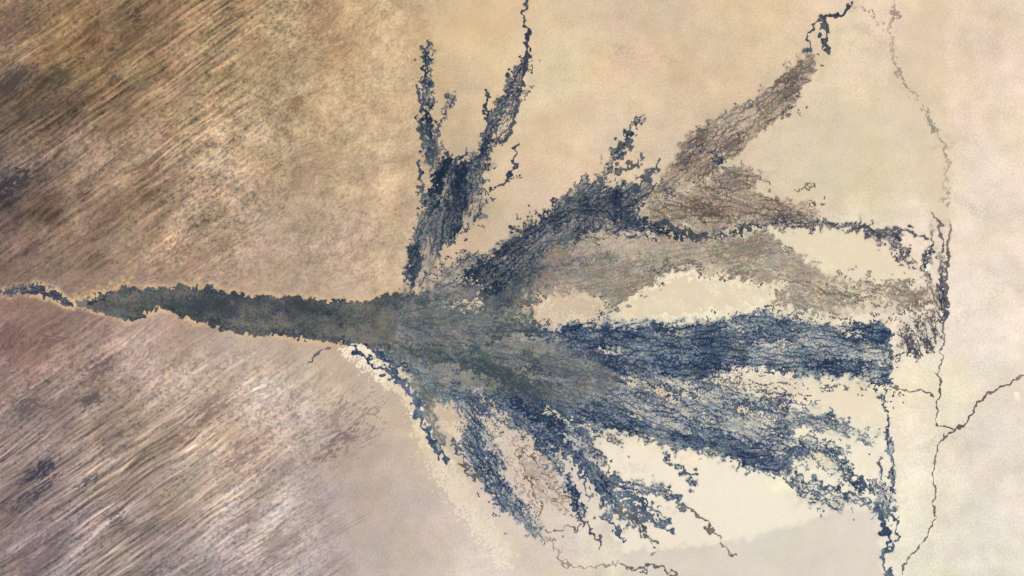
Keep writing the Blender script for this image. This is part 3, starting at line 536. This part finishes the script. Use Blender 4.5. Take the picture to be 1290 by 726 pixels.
# dark wooded patches of the dune country
for (x, y, rx, ry, c, m) in [(8,238,30,14,(58,56,68),.8),(40,222,26,10,(70,64,66),.5),(75,98,30,12,(72,68,56),.55),(18,105,24,14,(66,60,62),.5),(45,140,26,9,(74,66,62),.4),(172,18,10,6,(66,56,56),.7),
        (140,95,9,14,(74,64,58),.5),(165,35,20,24,(92,76,60),.4),(20,30,30,20,(100,80,80),.4),(55,590,22,7,(52,54,72),.75),(38,626,34,7,(64,62,76),.65),(112,606,18,7,(70,70,80),.6),(148,660,14,14,(94,84,86),.65),(120,500,16,8,(74,70,72),.55),(30,515,20,14,(84,76,76),.5),
        (10,430,20,18,(104,78,80),.5),(60,425,22,12,(96,78,84),.5),(120,466,30,10,(90,78,86),.5),(372,129,11,9,(140,112,84),.75),(440,540,42,26,(138,118,112),.55),(425,558,36,10,(118,102,108),.45),(240,545,30,9,(128,98,84),.55),(265,520,24,14,(130,110,104),.5),(300,578,30,12,(128,110,108),.5),
        (40,700,34,24,(112,96,98),.5),(330,700,50,18,(140,120,116),.4),(190,722,20,6,(100,88,90),.6),(300,660,30,10,(150,126,112),.4),(410,30,20,50,(140,110,84),.4),(320,60,22,20,(140,110,84),.35),(400,205,40,20,(160,130,104),.4),(140,262,40,10,(104,86,76),.4),(150,370,120,8,(128,104,96),.5),(230,340,90,8,(140,114,100),.4)]:
    du, dv = (qx - x), (qy - y)
    uu = du * .82 - dv * .57; vv = du * .57 + dv * .82
    q = 1 - ((uu / rx) ** 2 + (vv / ry) ** 2) + .5 * ST1 + .4 * MOT + .75 * DS1 + .4 * DS2
    G = mixc(G, c, min(.9, m * 1.15) * ss(-.3, 1.2, q))
# pale flats and banks
def bank(keys, k, c, m):
    ids = [i for i, q in enumerate(partkeys) if q[0] in keys]
    f = box_blur(box_blur(np.isin(OWN, ids).astype(np.float32), k), k)
    f = lowsample(f, qx, qy, X0, Y0, 1 / RES) * ((qx > X0) & (qx < X1) & (qy > Y0) & (qy < Y1))
    return mixc(G, c, m * ss(.0, .32, f) * np.clip(.75 + .28 * FINE + .35 * MOT, 0, 1.2))
G = bank(('corridor', 'upriver'), 9, (216, 184, 142), .75)
G = bank(('westedge',), 14, (240, 224, 198), 1.0)
for pts, w, c, m in [([(88,384),(100,371),(128,368),(142,358),(165,354)], 7, (226,192,140), .7), ([(508,345),(507,316),(516,296),(526,272),(527,250)], 7, (226,200,166), .75),
        ([(440,440),(470,462),(505,488),(518,505),(526,530),(534,552),(552,582),(580,620),(610,660),(640,700)], 15, (246,232,208), .95), ([(556,590),(590,640),(632,700)], 24, (240,226,204), .85),
        ([(548,575),(575,610),(600,640),(640,680),(690,720)], 36, (218,201,178), .7), ([(495,478),(512,500),(520,530),(540,575)], 18, (214,192,160), .6), ([(525,40),(600,30),(650,20)], 40, (206,174,128), .4),
        ([(1183,420),(1178,500),(1176,540)], 7, (232,216,196), .5), ([(1290,469),(1235,497),(1205,536),(1172,560),(1170,640)], 7, (228,212,194), .6), ([(1290,480),(1240,508),(1212,544),(1186,562),(1185,640)], 7, (226,210,192), .5), ([(1128,500),(1132,560),(1132,640)], 10, (232,216,196), .6),
        ([(500,0),(530,30),(545,60)], 6, (178,142,102), .3)]:
    q = gstroke(pts, w, 4)
    if c[0] > 229 and w > 8: q = ss(.18, .62, q * (1 + .5 * FINE + .35 * MOT + .3 * SPOT)) if w < 30 else q
    else: q = q * np.clip(.8 + .3 * FINE + .3 * MOT, 0, 1.2)
    G = mixc(G, c, np.clip(m * q, 0, 1))
cream = (240, 228, 208)
G = mixc(G, cream, .8 * gpoly([(745,560),(800,560),(850,585),(900,578),(960,600),(1005,635),(1060,640),(1000,660),(950,676),(870,690),(790,694),(770,680),(800,650),(760,600)], 5, 4))
G = mixc(G, (214,201,190), .6 * gpoly([(790,695),(870,692),(950,678),(1010,660),(1060,643),(1105,642),(1110,700),(1110,800),(760,800)], 5, 2))
G = mixc(G, (230,213,183), .7 * gpoly([(980,292),(1085,294),(1120,320),(1158,332),(1160,350),(1100,348),(1050,338),(1010,320),(975,306)], 8, 5))
G = mixc(G, (234,218,192), .75 * gpoly([(970,478),(1110,490),(1115,540),(1070,524),(1010,504)], 8, 5))
G = mixc(G, (238,224,202), .7 * gpoly([(1010,550),(1110,556),(1115,600),(1080,600),(1060,560)], 8, 5))
G = mixc(G, (214,198,164), .3 * gpoly([(1010,140),(1110,120),(1180,200),(1180,250),(1040,240),(960,200)], 40, 6))
G = mixc(G, (214,192,160), .35 * gpoly([(1195,-80),(1196,300),(1180,300),(1150,200),(1120,100)], 10, 3))
G = mixc(G, (206,180,150), .5 * gstroke([(735,140),(700,150),(680,160)], 30))
for _ in range(26):     # faint drainage traces on the plains
    x, y = random.uniform(680, 1290), random.uniform(0, 700); a_ = random.uniform(-.6, .6); L = random.uniform(30, 90)
    pts = [(x + L * t * math.cos(a_), y + L * t * math.sin(a_) + random.uniform(-5, 5)) for t in (0, .3, .6, 1)]
    G = G * (1 - (.05 * gstroke(pts, random.uniform(2, 6), 4))[..., None])
# damp floodplain soil under and around the reeds
st = lowsample(STAINB, qx, qy, X0, Y0, 1 / RES) * ((qx > X0) & (qx < X1) & (qy > Y0) & (qy < Y1))
damp = lowsample(STCB, qx, qy, X0, Y0, 1 / RES) * (1 + (.07 * smp(B5, qx, qy, 4.5) + .06 * smp(C1, qx, qy, 12))[..., None])
dampm = np.clip(st * 1.2 * (.9 + .25 * smp(C1, qx + 99, qy, 12)), 0, .92)
G = G + (damp - G) * dampm[..., None]
G = np.clip(G, 25, 250)
GALB = alb(G).astype(np.float32)
ZG = (np.clip(upleft * (.02 * ST1 + .012 * ST2), -.08, .1) + np.clip(lin_l * .02 * ST3 + loleft * .012 * ST1, -.06, .08) + .012 * pool * MOT).astype(np.float32)
wet = np.clip(lowsample(box_blur((MARG > 0).astype(np.float32), 5), qx, qy, X0, Y0, 1 / RES) * 4, 0, 1)
ZG = ZG * (1 - wet) - 0.012 * wet

core0x = int(np.searchsorted(GXs, -70)); core0y = int(np.searchsorted(GYs, -70))
# ------------------------------------------------------------------ Blender side
scene = bpy.context.scene
col = scene.collection
def material(name, rough=0.95, spec=0.1, grain=0.10, gscale=3.0):
    m = bpy.data.materials.new(name); m.use_nodes = True
    nt = m.node_tree; b = nt.nodes['Principled BSDF']
    b.inputs['Roughness'].default_value = rough; b.inputs['Specular IOR Level'].default_value = spec
    at = nt.nodes.new('ShaderNodeAttribute'); at.attribute_name = 'tint'
    tc = nt.nodes.new('ShaderNodeTexCoord')
    no = nt.nodes.new('ShaderNodeTexNoise'); no.inputs['Scale'].default_value = gscale; no.inputs['Detail'].default_value = 5; no.inputs['Roughness'].default_value = .65
    mr = nt.nodes.new('ShaderNodeMapRange'); mr.inputs['From Min'].default_value = .25; mr.inputs['From Max'].default_value = .75
    mr.inputs['To Min'].default_value = 1 - grain; mr.inputs['To Max'].default_value = 1 + grain
    vm = nt.nodes.new('ShaderNodeVectorMath'); vm.operation = 'SCALE'
    nt.links.new(tc.outputs['Object'], no.inputs['Vector']); nt.links.new(no.outputs['Fac'], mr.inputs['Value'])
    nt.links.new(at.outputs['Color'], vm.inputs[0]); nt.links.new(mr.outputs['Result'], vm.inputs['Scale'])
    nt.links.new(vm.outputs['Vector'], b.inputs['Base Color'])
    return m
M_ground = material('desert_sand', .97, .05, .07, 2.2)
M_veg = material('swamp_vegetation', .9, .12, .16, 5.0)
M_sand = material('island_sand', .97, .05, .06, 3.0)
M_water = material('river_water', .7, .2, .10, 4.0)
M_dune = material('dune_sand', .97, .05, .07, 3.0)
def make_mesh(name, V, F, C, mat):
    me = bpy.data.meshes.new(name)
    me.vertices.add(len(V)); me.vertices.foreach_set('co', np.ascontiguousarray(V, np.float32).ravel())
    me.loops.add(F.size); me.loops.foreach_set('vertex_index', np.ascontiguousarray(F, np.int32).ravel())
    n = len(F); me.polygons.add(n)
    me.polygons.foreach_set('loop_start', np.arange(n, dtype=np.int32) * 4)
    me.polygons.foreach_set('use_smooth', np.ones(n, bool))
    me.update(calc_edges=True)
    ca = me.color_attributes.new('tint', 'FLOAT_COLOR', 'POINT')
    ca.data.foreach_set('color', np.concatenate([C, np.ones((len(C), 1))], 1).astype(np.float32).ravel())
    me.materials.append(mat)
    ob = bpy.data.objects.new(name, me); col.objects.link(ob)
    return ob
def tag(o, label=None, cat=None, group=None, kind=None):
    if label: o['label'] = label
    if cat: o['category'] = cat
    if group: o['group'] = group
    if kind: o['kind'] = kind
# ground sheet
ny, nx = qx.shape
V = np.stack([wx(qx), wy(qy), ZG], -1).reshape(-1, 3)
idx = np.arange(nx * ny).reshape(ny, nx)
F = np.stack([idx[1:, :-1], idx[1:, 1:], idx[:-1, 1:], idx[:-1, :-1]], -1).reshape(-1, 4)
gr = make_mesh('desert_ground', V, F, GALB.reshape(-1, 3), M_ground)
tag(gr, 'tan and cream desert plain under the delta', None, None, 'structure')

# swamp arms, islands, channels: one mesh for each part, cut out of the map
flat = (MARG <= 0) & (FM > 0)          # low wet meadow between the reeds, part of the same bed
jj, ii_ = np.nonzero(flat)
for k in range(3): COL[jj, ii_, k] = lowsample(G[core0y:core0y + 866, core0x:core0x + 1430, k], gx[jj, ii_], gy[jj, ii_], -70, -70, 1.0)
OWN = np.where(flat, FOWN, OWN); HGT = np.where(flat, .006, HGT); MARG = np.where(flat, .01 + .05 * FM, MARG)
full = MARG > 0
full &= box_blur(full.astype(np.float32), 3) > .27
pos4 = full[:-1, :-1].astype(np.int8) + full[1:, :-1] + full[:-1, 1:] + full[1:, 1:]
keep = pos4 >= 3
# the part of a cell: the owner of its strongest corner
corners = np.stack([MARG[:-1, :-1], MARG[1:, :-1], MARG[:-1, 1:], MARG[1:, 1:]], 0)
owners = np.stack([OWN[:-1, :-1], OWN[1:, :-1], OWN[:-1, 1:], OWN[1:, 1:]], 0)
cown = np.take_along_axis(owners, corners.argmax(0)[None], 0)[0]
def components(mask, part):
    H_, W_ = mask.shape
    L_ = np.arange(H_ * W_, dtype=np.int32).reshape(H_, W_)
    sh = mask[:, 1:] & mask[:, :-1] & (part[:, 1:] == part[:, :-1]); sv_ = mask[1:] & mask[:-1] & (part[1:] == part[:-1])
    for it in range(60):
        M = L_.copy()
        m_ = np.where(sh, np.minimum(L_[:, 1:], L_[:, :-1]), H_ * W_); M[:, 1:] = np.minimum(M[:, 1:], m_); M[:, :-1] = np.minimum(M[:, :-1], m_)
        m_ = np.where(sv_, np.minimum(M[1:], M[:-1]), H_ * W_); M[1:] = np.minimum(M[1:], m_); M[:-1] = np.minimum(M[:-1], m_)
        M = M.ravel()[M]; M = M.ravel()[M]
        if (M == L_).all(): break
        L_ = M
    return np.where(mask, np.bincount(L_.ravel(), minlength=H_ * W_)[L_], 0)
keep &= components(keep, np.zeros(keep.shape, np.int8)) >= 14       # no stray crumbs
small = keep & (components(keep, cown) < 150)
cw = np.where(small, -1, cown)
for it in range(14):                                                 # crumbs of one part inside another join their surroundings
    for dj, di in ((0, 1), (0, -1), (1, 0), (-1, 0)):
        nbr = np.roll(cw, (dj, di), (0, 1)); ok = (cw < 0) & small & (nbr >= 0) & np.roll(keep, (dj, di), (0, 1)); cw = np.where(ok, nbr, cw)
cown = np.where(cw < 0, cown, cw)
inner = box_blur(full.astype(np.float32), 1)
ZV = np.where(full, HGT * (.25 + .75 * inner), -0.03).astype(np.float32)
CC = COL.copy()
# nodes just outside a mass take the colour of the mass beside them
nb = np.zeros_like(CC); nw = np.zeros(full.shape, np.float32)
for dj, di in ((0, 1), (0, -1), (1, 0), (-1, 0), (1, 1), (1, -1), (-1, 1), (-1, -1)):
    f_ = np.roll(full, (dj, di), (0, 1)).astype(np.float32); nb += np.roll(COL, (dj, di), (0, 1)) * f_[..., None]; nw += f_
out = ~full & (nw > 0)
CC[out] = nb[out] / nw[out][..., None]
CALB = alb(np.clip(CC, 12, 250)).astype(np.float32)
nid = np.arange(NX * NY).reshape(NY, NX)
quads = np.stack([nid[1:, :-1], nid[1:, 1:], nid[:-1, 1:], nid[:-1, :-1]], -1)
pieces = {}
for pid, (key, part) in enumerate(partkeys):
    sel = quads[keep & (cown == pid)]
    if len(sel): pieces.setdefault(key, []).append((part, sel))
GXf, GYf = wx(gx).ravel(), wy(gy).ravel(); ZF = ZV.ravel(); CF = CALB.reshape(-1, 3)
MATS = {'sand': M_sand, 'salt': M_sand, 'water': M_water, 'bed': M_sand}
def piece(name, sel, mat, origin):
    ids, inv = np.unique(sel.ravel(), return_inverse=True)
    V = np.stack([GXf[ids] - origin[0], GYf[ids] - origin[1], ZF[ids]], -1)
    return make_mesh(name, V, inv.reshape(-1, 4), CF[ids], mat)
for key, (name, label, cat, group, kind) in THINGS.items():
    ps = pieces.get(key, [])
    if not ps: continue
    allq = np.concatenate([s for _, s in ps]).ravel()
    origin = (float(GXf[allq].mean()), float(GYf[allq].mean()))
    if len(ps) == 1:
        o = piece(name, ps[0][1], MATS.get(ps[0][0], M_veg), origin)
    else:
        o = bpy.data.objects.new(name, None); col.objects.link(o)
        for part, s in ps:
            c = piece(part, s, MATS.get(part, M_veg), origin); c.parent = o
    o.location = (origin[0], origin[1], 0)
    tag(o, label, cat, group, kind)

# dune ridges and the wooded troughs between them: each one its own low mound
def gcol(x, y): return lowsample(GALB, x - 0.0, y - 0.0, GXs[0], 0, 1.0)
GC = GALB[core0y:core0y + 866, core0x:core0x + 1430]; ZC = ZG[core0y:core0y + 866, core0x:core0x + 1430]
def ridge(name, x, y, L, w, ang, fac, h, label, cat, group, mat):
    n, k = max(10, int(L / 2)), 7
    t = np.linspace(0, 1, n)
    prof = np.sin(np.pi * t) ** .5
    wob = np.cumsum(rng.standard_normal(n)) * .12; wob -= np.linspace(wob[0], wob[-1], n)
    ww = w * prof * (1 + .3 * np.interp(t, np.linspace(0, 1, 9), rng.standard_normal(9)).clip(-1.5, 1.5))
    ca, sa = math.cos(ang), math.sin(ang)
    u = (t - .5) * L
    V, C = [], []
    for j in range(k):
        q = (j / (k - 1)) * 2 - 1
        vv = q * np.maximum(ww, .15) + wob + .25 * rng.standard_normal(n) * (abs(q) > .9)
        px, py = x + u * ca + vv * sa, y - u * sa + vv * ca
        gc = lowsample(GC, px, py, -70, -70, 1.0); gz = lowsample(ZC, px, py, -70, -70, 1.0)
        cov = (1 - q * q) ** .8 * np.minimum(1, prof * 1.3) * np.clip(.8 + .25 * np.interp(t, np.linspace(0, 1, max(4, n // 3)), rng.standard_normal(max(4, n // 3))), .15, 1.2)
        f = 1 + (np.asarray(fac)[None, :] - 1) * cov[:, None]
        V.append(np.stack([wx(px) - wx(x), wy(py) - wy(y), gz + (h * (1 - q * q) * prof - .006 * (abs(q) > .9)) + .001], -1)); C.append(gc * f)
    V = np.stack(V, 1).reshape(-1, 3); C = np.stack(C, 1).reshape(-1, 3)
    ii = np.arange(n * k).reshape(n, k)
    F = np.stack([ii[:-1, :-1], ii[:-1, 1:], ii[1:, 1:], ii[1:, :-1]], -1).reshape(-1, 4)
    F = F[:, ::-1]
    o = make_mesh(name, V, F, C, mat)
    o.location = (wx(x), wy(y), 0)
    tag(o, label, cat, group)
def inpoly(P_):
    xs_ = [p[0] for p in P_]; ys_ = [p[1] for p in P_]
    while True:
        x, y = random.uniform(min(xs_), max(xs_)), random.uniform(min(ys_), max(ys_))
        if poly_sdf(np.array([[x]], np.float32), np.array([[y]], np.float32), P_)[0, 0] > 0: return x, y
fields = [
  (70, [(0,570),(90,520),(150,520),(320,540),(300,600),(220,690),(0,720)], (28, 95), (.9, 1.9), 33, (1.5,1.42,1.3), 'dune_ridge', 'narrow pale dune ridge among the parallel dunes at lower left', 'dune', 'pale dune ridges at lower left'),
  (40, [(0,560),(130,505),(300,560),(200,680),(0,720)], (20, 70), (1.2, 2.8), 33, (.52,.52,.62), 'scrub_strip', 'dark scrub strip in a trough between the lower left dunes', 'scrub', 'scrub strips between lower left dunes'),
  (40, [(230,680),(340,630),(440,660),(420,735),(240,735)], (30, 100), (.9, 1.8), 29, (.74,.74,.8), 'scrub_strip', 'faint greyish scrub strip on the bottom dunes left of the pale bank', 'scrub', 'scrub strips on the bottom dunes'),
  (36, [(10,395),(120,405),(330,440),(330,490),(120,500),(0,470)], (18, 60), (1.0, 2.2), 34, (1.36,1.32,1.26), 'dune_ridge', 'broken pale dune ridge just below the swamp corridor', 'dune', 'pale dune ridges below the corridor'),
  (70, [(0,10),(250,5),(300,120),(220,260),(0,290)], (20, 75), (1.0, 2.4), 37, (.6,.62,.66), 'scrub_strip', 'dark slanting scrub strip in the brown dune field at upper left', 'scrub', 'scrub strips at upper left'),
  (60, [(20,10),(280,10),(300,140),(240,300),(10,320)], (18, 60), (.9, 2.0), 37, (1.32,1.28,1.2), 'dune_ridge', 'tan dune ridge slanting across the brown upper left field', 'dune', 'tan dune ridges at upper left')]
for n, poly, Lr, wr, ang, fac, name, label, cat, group in fields:
    for _ in range(n):
        x, y = inpoly(poly)
        f = 1 + (np.array(fac) - 1) * random.uniform(.45, 1.0)
        ridge(name, x, y, random.uniform(*Lr), random.uniform(*wr), math.radians(ang + random.gauss(0, 1.6)), f, random.uniform(.015, .05), label, cat, group, M_dune)

# ------------------------------------------------------------------ sun, sky, camera
el, az = math.radians(52), math.radians(-50)          # from the upper left
sd_ = (math.cos(el) * math.sin(az), math.cos(el) * math.cos(az), math.sin(el))
L = bpy.data.lights.new('sun', 'SUN'); L.energy = 3.2; L.angle = math.radians(.5); L.color = (1.0, .96, .9)
lo = bpy.data.objects.new('sun', L); col.objects.link(lo)
from mathutils import Vector
lo.rotation_euler = (-Vector(sd_)).to_track_quat('-Z', 'Y').to_euler(); lo.location = (-100, 80, 200)
w = bpy.data.worlds.new('World'); scene.world = w; w.use_nodes = True
nt = w.node_tree; bg = nt.nodes['Background']
sky = nt.nodes.new('ShaderNodeTexSky'); sky.sky_type = 'NISHITA'; sky.sun_disc = False
sky.sun_elevation = el; sky.sun_rotation = az; sky.altitude = 400
nt.links.new(sky.outputs['Color'], bg.inputs['Color']); bg.inputs['Strength'].default_value = .07
cam = bpy.data.cameras.new('camera'); co = bpy.data.objects.new('camera', cam); col.objects.link(co)
HT = 400.0
co.location = (0, 0, HT); cam.sensor_width = 36; cam.lens = 36 * HT / (1290 * K)
cam.clip_start = 1; cam.clip_end = 5000
scene.camera = co
vs = scene.view_settings
vs.view_transform = 'Standard'; vs.look = 'None'; vs.exposure = EXPO; vs.gamma = 1; vs.use_curve_mapping = False
scene.render.engine = 'CYCLES'
scene.cycles.filter_width = 1.5
scene.cycles.max_bounces = 4
